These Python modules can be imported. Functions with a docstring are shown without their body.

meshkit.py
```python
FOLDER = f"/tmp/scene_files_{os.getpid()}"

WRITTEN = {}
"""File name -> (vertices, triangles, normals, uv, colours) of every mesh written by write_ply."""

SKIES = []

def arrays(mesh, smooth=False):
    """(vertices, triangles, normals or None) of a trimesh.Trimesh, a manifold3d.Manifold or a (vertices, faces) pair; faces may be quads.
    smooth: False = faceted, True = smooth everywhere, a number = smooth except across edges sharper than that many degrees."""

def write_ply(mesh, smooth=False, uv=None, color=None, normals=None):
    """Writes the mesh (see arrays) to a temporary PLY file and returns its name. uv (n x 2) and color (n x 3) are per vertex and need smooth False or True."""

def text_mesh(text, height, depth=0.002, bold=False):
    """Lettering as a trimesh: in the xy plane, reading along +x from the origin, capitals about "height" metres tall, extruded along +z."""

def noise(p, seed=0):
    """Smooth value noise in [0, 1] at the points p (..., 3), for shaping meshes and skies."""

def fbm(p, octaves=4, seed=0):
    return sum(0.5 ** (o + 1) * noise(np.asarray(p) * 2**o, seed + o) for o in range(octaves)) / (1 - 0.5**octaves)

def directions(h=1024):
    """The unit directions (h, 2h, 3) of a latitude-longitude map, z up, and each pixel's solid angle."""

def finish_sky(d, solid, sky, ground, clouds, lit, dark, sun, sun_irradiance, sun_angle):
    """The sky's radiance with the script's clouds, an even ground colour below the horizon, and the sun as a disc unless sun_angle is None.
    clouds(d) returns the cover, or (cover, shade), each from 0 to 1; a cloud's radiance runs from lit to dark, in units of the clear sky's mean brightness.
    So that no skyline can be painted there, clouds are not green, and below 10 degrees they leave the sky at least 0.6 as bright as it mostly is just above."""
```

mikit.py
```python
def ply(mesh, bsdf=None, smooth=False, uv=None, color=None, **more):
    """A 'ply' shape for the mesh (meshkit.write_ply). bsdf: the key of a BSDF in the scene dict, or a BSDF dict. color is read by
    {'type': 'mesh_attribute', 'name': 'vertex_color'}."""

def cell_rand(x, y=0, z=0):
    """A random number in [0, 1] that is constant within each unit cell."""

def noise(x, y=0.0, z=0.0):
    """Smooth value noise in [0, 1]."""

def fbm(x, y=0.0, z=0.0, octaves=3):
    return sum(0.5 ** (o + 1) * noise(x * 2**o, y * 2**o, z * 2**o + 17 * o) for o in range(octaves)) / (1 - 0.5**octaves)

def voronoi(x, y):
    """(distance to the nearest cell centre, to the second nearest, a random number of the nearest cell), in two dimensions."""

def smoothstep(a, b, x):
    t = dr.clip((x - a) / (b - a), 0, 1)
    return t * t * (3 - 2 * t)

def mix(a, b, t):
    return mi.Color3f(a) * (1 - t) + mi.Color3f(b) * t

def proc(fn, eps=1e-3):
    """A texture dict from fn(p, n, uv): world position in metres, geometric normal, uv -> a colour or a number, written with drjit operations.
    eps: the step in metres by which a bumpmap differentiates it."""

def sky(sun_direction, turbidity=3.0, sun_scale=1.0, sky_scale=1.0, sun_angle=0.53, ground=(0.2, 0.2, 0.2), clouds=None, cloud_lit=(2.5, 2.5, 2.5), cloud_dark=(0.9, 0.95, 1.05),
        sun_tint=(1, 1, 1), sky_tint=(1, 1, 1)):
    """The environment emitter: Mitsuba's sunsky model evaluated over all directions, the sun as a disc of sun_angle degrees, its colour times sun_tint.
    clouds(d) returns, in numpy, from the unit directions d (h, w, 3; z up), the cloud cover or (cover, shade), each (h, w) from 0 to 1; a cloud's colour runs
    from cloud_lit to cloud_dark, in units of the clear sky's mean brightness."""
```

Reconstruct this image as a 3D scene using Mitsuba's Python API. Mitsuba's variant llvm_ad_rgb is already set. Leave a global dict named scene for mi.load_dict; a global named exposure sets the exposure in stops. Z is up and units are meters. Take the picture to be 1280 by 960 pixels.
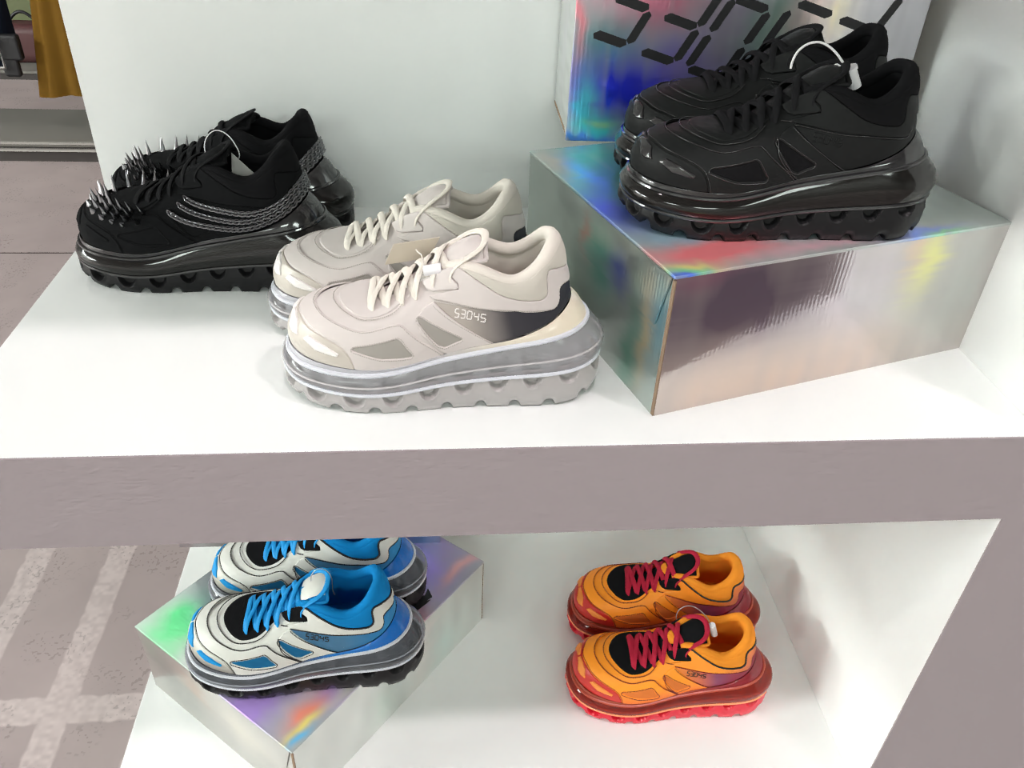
import math, random
import numpy as np, trimesh, shapely
from shapely.geometry import Polygon, LineString, box as sbox, MultiPolygon
from shapely.ops import unary_union
from scipy.interpolate import CubicSpline, RectBivariateSpline
import mitsuba as mi, drjit as dr, mikit, meshkit
random.seed(7); rng = np.random.default_rng(7)
T4 = mi.ScalarTransform4f
K = np.array
scene, labels = {}, {}

# ---------------------------------------------------------------- camera, light, exposure
exposure = -0.25
F_PX, YAW, PITCH, ROLL, CAM = 1035.98, 0.1114, 0.6116, -0.0498, K([0.0, -0.5356, 1.3949])
def cam_axes():
    cy, sy, cp, sp = math.cos(YAW), math.sin(YAW), math.cos(PITCH), math.sin(PITCH)
    f = K([sy*cp, cy*cp, -sp]); r = K([cy, -sy, 0.]); d = np.cross(f, r)
    cr, sr = math.cos(ROLL), math.sin(ROLL)
    return cr*r+sr*d, -sr*r+cr*d, f
r_, d_, f_ = cam_axes()
M = np.eye(4); M[:3, 0] = -r_; M[:3, 1] = -d_; M[:3, 2] = f_; M[:3, 3] = CAM
scene['camera'] = {'type': 'perspective', 'fov_axis': 'x', 'fov': 2*math.degrees(math.atan(640/F_PX)),
                   'near_clip': 0.05, 'far_clip': 60.0, 'to_world': T4(M.tolist())}
# spotlights over the aisle in front of the display, (x, y, z, radius, power r g b)
SPOTS = [(1.00, -0.60, 2.95, .07, (300, 262, 270)), (0.10, -0.62, 2.95, .07, (300, 262, 270)), (-0.75, -0.60, 2.95, .07, (85, 74, 77))]
FILL_PANELS = [(-2.4, -4.8, .6, .6, (22, 24.4, 22.9)), (0.0, -4.9, .6, .6, (19, 21.1, 19.8)), (2.4, -4.8, .6, .6, (18, 20, 18.8)), (-7.9, -1.6, 1.0, 1.0, (68, 74, 70.5)), (-7.9, 1.0, 1.0, 1.0, (50, 54, 51)), (-1.7, 2.2, .6, .6, (5, 4.9, 4.7))]  # unseen panels added as fill for the shaded shelves and shop floor

# ---------------------------------------------------------------- materials
def mat(name, color=None, rough=.5, spec=.5, metal=0., bump=None, scale=1., sheen=0., coat=0., tex=None):
    c = tex if tex is not None else {'type': 'rgb', 'value': list(color)}
    b = {'type': 'principled', 'base_color': c, 'roughness': rough, 'specular': spec}
    if metal: b['metallic'] = metal
    if sheen: b['sheen'] = sheen
    if coat: b['clearcoat'] = coat; b['clearcoat_gloss'] = .95
    if bump is not None: b = {'type': 'bumpmap', 'arbitrary': mikit.proc(bump, eps=4e-4), 'scale': scale, 'bsdf': b}
    scene[name] = {'type': 'twosided', 'bsdf': b}
    return name
def glassy(name, tint, ior=1.42):
    scene[name] = {'type': 'thindielectric', 'int_ior': ior, 'specular_transmittance': {'type': 'rgb', 'value': list(tint)}}
    return name
def milky(name, tint, color, weight, rough=.12):
    scene[name] = {'type': 'blendbsdf', 'weight': weight, 'clear': {'type': 'thindielectric', 'int_ior': 1.45, 'specular_transmittance': {'type': 'rgb', 'value': list(tint)}},
                   'skin': {'type': 'twosided', 'bsdf': {'type': 'principled', 'base_color': {'type': 'rgb', 'value': list(color)}, 'roughness': rough, 'specular': .6}}}
    return name
VC = {'type': 'mesh_attribute', 'name': 'vertex_color'}
n_, f_b, ss, mix = mikit.noise, mikit.fbm, mikit.smoothstep, mikit.mix
def wall_bump(p, n, uv): return n_(p.x*560, p.y*560, p.z*1100)*.6 + n_(p.x*260, p.y*260, p.z*520)*.5
mat('paint_white', (.835, .86, .85), .5, .3)
mat('paint_front', (.335, .290, .305), .55, .3, bump=wall_bump, scale=.0010)
mat('grey_trim', (.16, .14, .14), .6)
def floor_tex(p, n, uv):
    bx = dr.abs(p.x + .70 - .172*dr.round((p.x + .70)/.172)); 
    gx = ss(.030, .024, bx + .006*(n_(p.x*60, p.y*60)-.5))
    by = dr.abs(p.y - .425 - .62*dr.round((p.y-.425)/.62))
    gy = ss(.030, .024, by + .006*(n_(p.x*60+9, p.y*60)-.5))
    near = ss(1.15, .9, p.y)
    g = dr.maximum(gx, gy)*near
    base = mix((.345, .283, .283), (.42, .35, .345), f_b(p.x*7, p.y*7, 0, 4))
    c = mix(base, (.58, .50, .49), g*(.65 + .5*(n_(p.x*120, p.y*120)-.5)))
    spk = ss(.74, .80, n_(p.x*210, p.y*210))*.35*ss(.45, .7, n_(p.x*14, p.y*14))
    c = mix(c, (.16, .13, .125), spk)
    seam = ss(.006, .003, dr.abs(p.y-2.30))
    return mix(c, (.09, .07, .07), seam)
mat('floor_mat', rough=.55, spec=.35, tex=mikit.proc(floor_tex))
mat('store_wall', (.45, .44, .43), .8)
mat('store_ceiling', (.35, .35, .35), .9)
mat('lamp_body', (.05, .05, .05), .5)

# ---------------------------------------------------------------- object helpers
def P(key, mesh, bsdf, to_world=None, smooth=False, color=None, **kw):
    if isinstance(mesh, dict): d = dict(mesh); d['bsdf'] = {'type': 'ref', 'id': bsdf}
    else: d = mikit.ply(mesh, bsdf, smooth=smooth, color=color, **kw)
    if to_world is not None: d['to_world'] = to_world
    k, i = key, 0
    while k in scene: i += 1; k = f'{key}_{i:03d}'
    d.pop('_mesh', None); scene[k] = d
    return k
def tag(key, label, cat=None, group=None, kind=None):
    e = {'label': label}
    if cat: e['category'] = cat
    if group: e['group'] = group
    if kind: e['kind'] = kind
    labels[key] = e
def struct(key, mesh, bsdf, label=None, **kw):
    P(key, mesh, bsdf, **kw); labels[key] = {'kind': 'structure', **({'label': label} if label else {})}
def bx(x0, x1, y0, y1, z0, z1, bev=0.):
    if bev:
        import manifold3d as m3
        s = [m3.Manifold.sphere(bev, 12).translate([x, y, z]) for x in (x0+bev, x1-bev) for y in (y0+bev, y1-bev) for z in (z0+bev, z1-bev)]
        m = m3.Manifold.batch_hull(s).to_mesh(); return trimesh.Trimesh(m.vert_properties[:, :3], m.tri_verts, process=False)
    return trimesh.creation.box(bounds=[[x0, y0, z0], [x1, y1, z1]])
def cat(ms): return trimesh.util.concatenate(ms)
def tube(path, r, n=8, closed=False, flat=1., up=None):
    """a tube along a polyline; r may vary; flat < 1 flattens it along its local normal"""
    p = np.asarray(path, float); m = len(p)
    t = (np.roll(p, -1, 0)-np.roll(p, 1, 0)) if closed else np.gradient(p, axis=0)
    t /= np.linalg.norm(t, axis=1, keepdims=True)+1e-12
    if up is None:
        u = np.zeros_like(p); a = K([0, 0, 1.]) if abs(t[0, 2]) < .9 else K([1., 0, 0])
        for i in range(m):
            a = a-t[i]*(a@t[i]); a /= np.linalg.norm(a)+1e-12; u[i] = a
    else:
        u = np.broadcast_to(up, p.shape)-t*(np.broadcast_to(up, p.shape)*t).sum(1, keepdims=True); u /= np.linalg.norm(u, axis=1, keepdims=True)+1e-12
    w = np.cross(t, u); r = np.broadcast_to(r, (m,))
    an = np.arange(n)/n*2*np.pi
    v = p[:, None]+(np.cos(an)[None, :, None]*w[:, None]+flat*np.sin(an)[None, :, None]*u[:, None])*r[:, None, None]
    v = v.reshape(-1, 3); f = []
    M_ = m if closed else m-1
    i = np.arange(M_)[:, None]; j = np.arange(n)[None]
    a = i*n+j; b = i*n+(j+1) % n; c = ((i+1) % m)*n+(j+1) % n; d = ((i+1) % m)*n+j
    f = np.concatenate([np.stack([a, d, c], -1).reshape(-1, 3), np.stack([a, c, b], -1).reshape(-1, 3)])
    if not closed:
        v = np.vstack([v, p[0], p[-1]]); k = len(v)-2
        e = [[k, (q+1) % n, q] for q in range(n)]+[[k+1, (m-1)*n+q, (m-1)*n+(q+1) % n] for q in range(n)]
        f = np.vstack([f, [[x[0], x[2], x[1]] for x in e]])
        f[-2*n:] = f[-2*n:]
    return trimesh.Trimesh(v, f, process=False)
def grid(Pg, wrap_i=False, wrap_j=False, flip=False):
    n, m = Pg.shape[:2]
    i = np.arange(n if wrap_i else n-1)[:, None]; j = np.arange(m if wrap_j else m-1)[None]
    a = i*m+j; b = ((i+1) % n)*m+j; c = ((i+1) % n)*m+(j+1) % m; d = i*m+(j+1) % m
    f = np.concatenate([np.stack([a, b, c], -1).reshape(-1, 3), np.stack([a, c, d], -1).reshape(-1, 3)])
    return trimesh.Trimesh(Pg.reshape(-1, 3), f[:, ::-1] if flip else f, process=False)

# ---------------------------------------------------------------- the display unit and the store
ZS, ZL, TH = 0.95, 0.3514, 0.10
XL, XR, YB = -0.414, 0.5416, 0.505
def board(key, z0, z1, x0, label):
    P(key+'__body', bx(x0, XR, 0.002, YB, z0, z1, .0012), 'paint_white', smooth=30); P(key+'__front_edge', bx(x0, XR, 0, .0021, z0, z1), 'paint_front'); tag(key, label, 'shelf')
board('display_shelf', ZS-TH, ZS, XL, 'thick white upper shelf with pinkish grey front edge, carrying white and black sneakers')
board('display_shelf_001', ZL-TH, ZL, XL-.001, 'white lower shelf carrying the orange sneakers and a silver box')
board('display_shelf_002', ZS+.5, ZS+.6, XL, 'white shelf above the picture, shading the back of the upper shelf')
struct('wall_back', bx(XL, XR, YB, YB+.03, 0, 2.2), 'paint_white', 'white back panel of the display')
P('wall_right__body', bx(XR, XR+.42, .002, YB+.03, 0, 2.2), 'paint_white'); P('wall_right__front_face', bx(XR, XR+.42, 0, .0021, 0, 2.2), 'paint_front')
labels['wall_right'] = {'kind': 'structure', 'label': 'white side wall of the display with pinkish grey front'}
struct('floor', bx(-9, 5, -6, 8, -.05, 0), 'floor_mat', 'worn pinkish grey concrete floor with pale crossing bands')
struct('ceiling', bx(-9, 5, -6, 8, 3.3, 3.35), 'store_ceiling')
struct('wall_far', bx(-9, 5, 8, 8.1, 0, 3.3), 'store_wall'); struct('wall_front', bx(-9, 5, -6.1, -6, 0, 3.3), 'store_wall')
struct('wall_left', bx(-9.1, -9, -6, 8, 0, 3.3), 'store_wall'); struct('wall_outer', bx(5, 5.1, -6, 8, 0, 3.3), 'store_wall')
for (x, y, z, r, e), w in zip(SPOTS, ('right of the display', 'over the middle of the display', 'left of the display')):
    k = 'ceiling_spotlight'; i = 0
    while k in labels: i += 1; k = f'ceiling_spotlight_{i:03d}'
    tag(k, 'black ceiling spotlight above the aisle, '+w, 'spotlight', 'spotlights over the aisle')
    c = trimesh.creation.cylinder(r+.015, .16, sections=24); c.apply_translation([x, y, z+.085]); P(k+'__housing', c, 'lamp_body', smooth=30)
    st = trimesh.creation.cylinder(.012, 3.3-z-.16, sections=12); st.apply_translation([x, y, (3.3+z+.16)/2]); P(k+'__stem', st, 'lamp_body', smooth=30)
    scene[k+'__lens'] = {'type': 'disk', 'to_world': T4().translate([x, y, z]).rotate([1, 0, 0], 180).scale(r), 'emitter': {'type': 'area', 'radiance': {'type': 'rgb', 'value': list(e)}}, 'bsdf': {'type': 'ref', 'id': 'lamp_body'}}
for (x, y, w, h, e), t in zip(FILL_PANELS, ('far behind the viewer at the left', 'straight behind the viewer', 'far behind the viewer at the right', 'left of the viewer', 'left of the display', 'over the shop floor beyond the display')):
    k = 'added_fill_panel'; i = 0
    while k in labels: i += 1; k = f'added_fill_panel_{i:03d}'
    tag(k, 'added square fill panel in the ceiling, '+t, 'ceiling light', 'added fill panels in the store ceiling')
    scene[k] = {'type': 'rectangle', 'to_world': T4().translate([x, y, 3.29]).rotate([1, 0, 0], 180).scale([w, h, 1]), 'emitter': {'type': 'area', 'radiance': {'type': 'rgb', 'value': list(e)}}, 'bsdf': {'type': 'ref', 'id': 'lamp_body'}}
# ---------------------------------------------------------------- the shop floor behind, at the left
mat('plinth_grey', (.19, .18, .165), .5, .3); mat('plinth_dark', (.05, .042, .04), .5); mat('strip_pale', (.40, .37, .35), .35); mat('shop_dark', (.045, .043, .05), .6); mat('mustard_cloth', (.125, .062, .008), .9, .1, sheen=.2)
mat('navy_cloth', (.006, .010, .022), .8, .2); mat('strap_black', (.012, .012, .014), .5); mat('buckle_metal', (.55, .54, .53), .3, metal=.8); mat('maroon_leather', (.085, .03, .032), .5); mat('lime_board', (.13, .145, .07), .7)
P('plinth__top', bx(-4.2, -.9, 3.2, 3.66, .07, .095, .004), 'plinth_grey', smooth=30); P('plinth__base', bx(-4.2, -.9, 3.215, 3.65, 0, .0705), 'plinth_dark')
for z, h in ((.052, .008), (.084, .007)): P('plinth__metal_strip', bx(-1.92 if z < .06 else -1.9, -.95, 3.192, 3.2145 if z < .06 else 3.1995, z, z+h), 'strip_pale')
tag('plinth', 'low grey plinth with dark base and two pale strips on the shop floor', 'plinth')
P('plinth_001__top', bx(-4.2, -1.2, 4.48, 5.28, .035, .05, .003), 'plinth_grey', smooth=30); P('plinth_001__base', bx(-4.2, -1.2, 4.49, 5.28, 0, .0355), 'plinth_dark')
tag('plinth_001', 'farthest low grey plinth, carrying the maroon bag', 'plinth')
# dark wall rack behind, with a lime board
P('wall_rack__back', bx(-4.2, -1.2, 5.3, 5.36, 0, 2.2), 'shop_dark')
for z in (.72, 1.15, 1.6): P('wall_rack__shelf', bx(-4.2, -1.2, 5.05, 5.3, z, z+.03), 'plinth_grey')
P('wall_rack__board', bx(-2.75, -1.9, 5.26, 5.2995, .10, .52), 'lime_board')
tag('wall_rack', 'dark wall rack with a lime green board at the far left', 'rack')
# garment rail, out of the picture's top edge, with what hangs from it
P('garment_rail__bar', tube([[-2.6, 3.43, 1.25], [-1.0, 3.43, 1.25]], .012, 12), 'buckle_metal', smooth=True)
for x in (-2.6, -1.0): P('garment_rail__post', tube([[x, 3.43, .0952], [x, 3.43, 1.26]], .014, 12), 'buckle_metal', smooth=True)
tag('garment_rail', 'metal garment rail standing on the low plinth', 'clothes rail')
rows = []
for z in np.linspace(1.235, .245, 26):
    t = (1.235-z)/.99; a = np.linspace(0, 2*np.pi, 97)[:-1]; wv = 1+.10*t*np.sin(a*11)+.05*t*np.sin(a*5+1)
    rows.append(np.stack([-1.55+(.045+.150*t)*np.cos(a)*wv, 3.43+(.025+.075*t)*np.sin(a)*wv, z+.012*t*np.sin(a*3)+0*a], 1))
gm = grid(np.stack(rows), wrap_j=True, flip=True); P('hanging_skirt__cloth', gm, 'mustard_cloth', smooth=60)
P('hanging_skirt__waistband', bx(-1.60, -1.50, 3.40, 3.46, 1.215, 1.245, .008), 'mustard_cloth', smooth=30)
tag('hanging_skirt', 'pleated mustard brown garment hanging beside the white display unit', 'garment')
import manifold3d as m3
def hull_bag(x0, x1, y0, y1, z0, z1, r, top=1.):
    s = [m3.Manifold.sphere(r, 24).translate([x, y, z]) for x in (x0+r, x1-r) for y in (y0+r, y1-r) for z in (z0+r, z1-r)]
    m = m3.Manifold.batch_hull(s).to_mesh(); return trimesh.Trimesh(m.vert_properties[:, :3], m.tri_verts, process=False)
P('hanging_bag__body', hull_bag(-2.12, -1.80, 3.36, 3.50, .345, .95, .06), 'navy_cloth', smooth=40)
P('hanging_bag__strap', hull_bag(-2.02, -1.745, 3.325, 3.365, .40, .505, .012), 'strap_black', smooth=40)
P('hanging_bag__strap', hull_bag(-1.84, -1.77, 3.33, 3.36, .33, .43, .014), 'strap_black', smooth=40)
P('hanging_bag__buckle', tube([[-1.935, 3.315, .375], [-1.82, 3.315, .375], [-1.825, 3.315, .485], [-1.94, 3.315, .485]], .008, 8, closed=True), 'buckle_metal', smooth=True)
P('hanging_bag__strap', tube([[-1.96, 3.43, .93], [-1.96, 3.43, 1.236]], .012, 8), 'strap_black', smooth=True)
tag('hanging_bag', 'dark navy bag with black strap and silver buckle at the left picture edge', 'bag')
P('maroon_bag__body', hull_bag(-2.46, -2.16, 4.62, 4.80, .0505, .26, .05), 'maroon_leather', smooth=40)
P('maroon_bag__handle', tube([[-2.40+.18*t, 4.71, .245+.07*math.sin(math.pi*t)] for t in np.linspace(0, 1, 15)], .009, 8), 'strap_black', smooth=True)
tag('maroon_bag', 'blurred maroon handbag on the farthest plinth', 'handbag')


# ---------------------------------------------------------------- sneaker geometry (toe at x=0, heel at x=0.292, lateral side towards -y, sole on z=0)
SB = [0, .06, .12, .2, .3, .4, .5, .6, .7, .8, .88, .94, 1]
BT = K([(.009,0,.049),(.013,-.0175,.049),(.0255,-.0335,.048),(.048,-.045,.0465),(.079,-.0508,.046),(.110,-.0495,.049),(.140,-.0448,.056),(.168,-.0405,.0625),(.195,-.039,.0675),(.222,-.0375,.076),(.244,-.031,.087),(.256,-.0185,.096),(.260,0,.099)])
TT = K([(.090,0,.0945),(.0905,-.004,.0945),(.092,-.008,.0945),(.097,-.012,.096),(.108,-.0145,.1015),(.124,-.017,.1115),(.142,-.020,.1245),(.160,-.026,.1325),(.185,-.0345,.1285),(.212,-.0345,.1235),(.234,-.0275,.138),(.243,-.016,.1465),(.247,0,.148)])
OT = K([(0,0),(.003,-.02),(.014,-.038),(.038,-.051),(.075,-.0565),(.110,-.0545),(.143,-.0495),(.175,-.047),(.207,-.0465),(.240,-.0465),(.269,-.040),(.287,-.024),(.2945,0)])
S10 = [0,.2,.3,.4,.5,.6,.7,.8,.9,1]
ZR = (S10, [.043,.040,.039,.043,.051,.0575,.064,.070,.075,.076])
ZG = (S10, [.026,.022,.020,.022,.0265,.030,.033,.036,.039,.040])
ZB = ([0,.1,.2,.3,.6,.8,.9,1], [.012,.008,.002,0,0,.001,.004,.009])
RI = (S10, [.0070,.0062,.0055,.0050,.0045,.0045,.0045,.006,.013,.017])   # inset of the upper rim from the outline
CT = ([0,.2,.4,.6,.7,.8,.9,1], [(.034,.006,.045,.004),(.030,.004,.028,.004),(.030,.003,.020,.012),(.025,.003,.008,.030),(.018,.003,.004,.022),(.016,.002,.004,.016),(.015,0,.002,.018),(.015,-.002,.004,.018)])
def sym(s, p, odd=()):
    s = K(s, float); p = K(p, float)
    if p.ndim == 1: p = p[:, None]
    m = p.copy(); m[:, list(odd)] *= -1
    return CubicSpline(np.concatenate([-s[:0:-1], s, 2-s[-2::-1]]), np.concatenate([m[:0:-1], p, m[-2::-1]]))
fB, fT, fO = sym(SB, BT, [1]), sym(SB, TT, [1]), sym(SB, OT, [1])
fzr, fzg, fzb, fri, fC = sym(*ZR), sym(*ZG), sym(*ZB), sym(*RI), sym(*CT)
def bend(p):
    p = np.array(p, float); p[..., 1] += .009*np.clip(1-p[..., 0]/.13, 0, None)**2; return p
def nrm2(f, s):
    d = f(s, 1)[..., :2]; n = np.stack([d[..., 1], -d[..., 0]], -1)
    return n/np.linalg.norm(n, axis=-1, keepdims=True)
def n3(f, s):
    n = nrm2(f, s); return np.concatenate([n, np.zeros_like(n[..., :1])], -1)
def upper(s, v):
    s = np.asarray(s, float); v = np.asarray(v, float)[..., None]
    B, T, C, n = fB(s), fT(s), fC(s), n3(fB, s); up = K([0, 0, 1.]); w = 1-v
    return w**3*B+3*w*w*v*(B+up*C[..., 0:1]+n*C[..., 1:2])+3*w*v*v*(T+n*C[..., 2:3]-up*C[..., 3:4])+v**3*T
sg, vg = np.linspace(-1, 2, 721), np.linspace(0, 1, 61)
Sg, Vg = np.meshgrid(sg, vg, indexing='ij')
PG = upper(Sg, Vg)
NG = np.cross(np.gradient(PG, axis=0), np.gradient(PG, axis=1)); NG /= np.linalg.norm(NG, axis=-1, keepdims=True)+1e-12
spP = [RectBivariateSpline(sg, vg, PG[..., k]) for k in range(3)]; spN = [RectBivariateSpline(sg, vg, NG[..., k]) for k in range(3)]
def surf(s, v, h=0.):
    """points on the upper at (s, v), h metres above it"""
    s, v = np.asarray(s, float), np.asarray(v, float)
    p = np.stack([q.ev(s, v) for q in spP], -1); n = np.stack([q.ev(s, v) for q in spN], -1)
    n /= np.linalg.norm(n, axis=-1, keepdims=True)
    return bend(p+n*np.asarray(h, float)[..., None])
AS, AV = .40, .078         # metres per unit of s and v
def poly(pts, r=.0012, holes=()):
    g = Polygon([(a*AS, b*AV) for a, b in pts]).buffer(0)
    if r: g = g.buffer(r).buffer(-2*r).buffer(r)
    for h in holes: g = g.difference(h)
    return g
def mirror(g, about=0.): return shapely.affinity.affine_transform(g, [-1, 0, 0, 1, 2*about*AS, 0])
def patch(g, h=.001, bevel=.0012, cell=.005, base=-.0003, dome=0.):
    """a raised panel of the upper with the outline g, its edge rounded over bevel metres"""
    rings = [(g.difference(g.buffer(-bevel*.4))), g.buffer(-bevel*.4).difference(g.buffer(-bevel)), g.buffer(-bevel)]
    V, F, edge = [], [], g.boundary
    for reg in rings:
        if reg.is_empty: continue
        x0, y0, x1, y1 = reg.bounds
        for i in range(int(x0/cell)-1, int(x1/cell)+2):
            col = reg.intersection(sbox(i*cell, y0-1, (i+1)*cell, y1+1))
            if col.is_empty: continue
            for j in range(int(y0/cell)-1, int(y1/cell)+2):
                c = col.intersection(sbox(i*cell, j*cell, (i+1)*cell, (j+1)*cell))
                for q in getattr(c, 'geoms', [c]):
                    if q.geom_type != 'Polygon' or q.area < 1e-11: continue
                    v, f = trimesh.creation.triangulate_polygon(q, engine='earcut')
                    F.append(np.asarray(f)+sum(map(len, V))); V.append(np.asarray(v))
    V, F = np.vstack(V), np.vstack(F)
    q, inv = np.unique(np.round(V/2e-6).astype(np.int64), axis=0, return_inverse=True)
    V = q*2e-6; F = inv.ravel()[F]; F = F[(F[:, 0] != F[:, 1]) & (F[:, 1] != F[:, 2]) & (F[:, 0] != F[:, 2])]
    d = shapely.distance(shapely.points(V), edge)
    t = np.clip(d/bevel, 0, 1); H = base+(h-base)*np.sqrt(np.clip(1-(1-t)**2, 0, 1))
    if dome: H = H+dome*(1-np.exp(-d/.006))
    a = V[F]; cr = (a[:, 1, 0]-a[:, 0, 0])*(a[:, 2, 1]-a[:, 0, 1])-(a[:, 1, 1]-a[:, 0, 1])*(a[:, 2, 0]-a[:, 0, 0])
    F[cr < 0] = F[cr < 0][:, ::-1]
    m = trimesh.Trimesh(surf(V[:, 0]/AS, V[:, 1]/AV, H), F, process=False)
    return m
def line_pts(g, step=.002):
    out = []
    for L in getattr(g, 'geoms', [g]):
        n = max(3, int(L.length/step)); out.append(K([L.interpolate(x).coords[0] for x in np.linspace(0, L.length, n)]))
    return out
def piping(lines, r=.0005, h=.0008, n=5):
    ms = []
    for g in lines:
        for p in line_pts(g): 
            if len(p) > 2: ms.append(tube(surf(p[:, 0]/AS, np.clip(p[:, 1]/AV, 0, 1), np.full(len(p), h)), r, n))
    return cat(ms)
def stitches(lines, h=.001, pitch=.0026, fill=.55, r=.00042):
    ms = []
    for g in lines:
        for L in getattr(g, 'geoms', [g]):
            for x in np.arange(0, L.length-pitch, pitch):
                p = K([L.interpolate(x).coords[0], L.interpolate(x+pitch*fill).coords[0]])
                ms.append(tube(surf(p[:, 0]/AS, np.clip(p[:, 1]/AV, 0, 1), np.full(2, h)), r, 4))
    return cat(ms)
def open_line(pts): 
    cs = CubicSpline(np.arange(len(pts)), K(pts)); return LineString([(a*AS, b*AV) for a, b in cs(np.linspace(0, len(pts)-1, 12*len(pts)))])
def both(g, about=0.): return [g, mirror(g, about)]

# outlines on the upper, (s, v)
def dense(pts, n=6):
    p = K(pts, float); t = np.r_[0, np.cumsum(np.linalg.norm(np.diff(p*[AS, AV], axis=0), axis=1))]
    return [tuple(q) for q in CubicSpline(t, p)(np.interp(np.linspace(0, len(t)-1, n*(len(t)-1)+1), np.arange(len(t)), t))]
def sym_dense(half, n=6): return dense([(-a, b) for a, b in half[:0:-1]]+list(half), n)
TOE_EDGE = [(0,.372),(.025,.376),(.055,.375),(.09,.352),(.13,.333),(.171,.305),(.215,.255),(.25,.175),(.268,.08),(.275,-.02)]
TOEBAR1 = poly([(.003,.285),(.004,.352),(.030,.360),(.066,.325),(.098,.19),(.075,.165),(.052,.18),(.030,.26)], .0006)
TOEBAR2 = poly([(.112,.20),(.123,.275),(.175,.235),(.228,.165),(.226,.118),(.16,.13)], .0005)
WIN1 = poly([(.256,.240),(.378,.328),(.392,.292),(.434,.092),(.345,.135)], .0004)
WIN2 = poly([(.428,.545),(.446,.515),(.583,.135),(.532,.095),(.512,.138)], .0004)
LOWER = [(0,.560),(.035,.560),(.07,.556),(.105,.545),(.14,.53),(.175,.508),(.217,.478),(.25,.463),(.28,.468),(.321,.505),(.35,.522),(.372,.512),(.392,.465),(.442,.3),(.49,.14),(.53,-.02)]
TOE = poly(sym_dense(TOE_EDGE), 0)
LOWERP = poly(sym_dense(LOWER), 0).difference(TOE.buffer(.0008))
STRAP = poly([(.425,.56),(.447,.66),(.485,.70),(.69,-.02),(.538,-.02),(.452,.32)])
TRI = poly([(.487,.690),(.55,.62),(.621,.56),(.70,.53),(.771,.51),(.86,.24),(.888,.19),(.905,.29),(.91,.45),(.945,.36),(1.055,.36),(1.09,.45),(1.09,-.02),(.692,-.02)], 0)
G_LOW = dense([(.487,.715),(.55,.645),(.621,.582),(.70,.55),(.771,.525),(.82,.40),(.858,.27),(.884,.215),(.900,.29),(.908,.43),(.945,.378),(1.0,.37)], 5)
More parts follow.
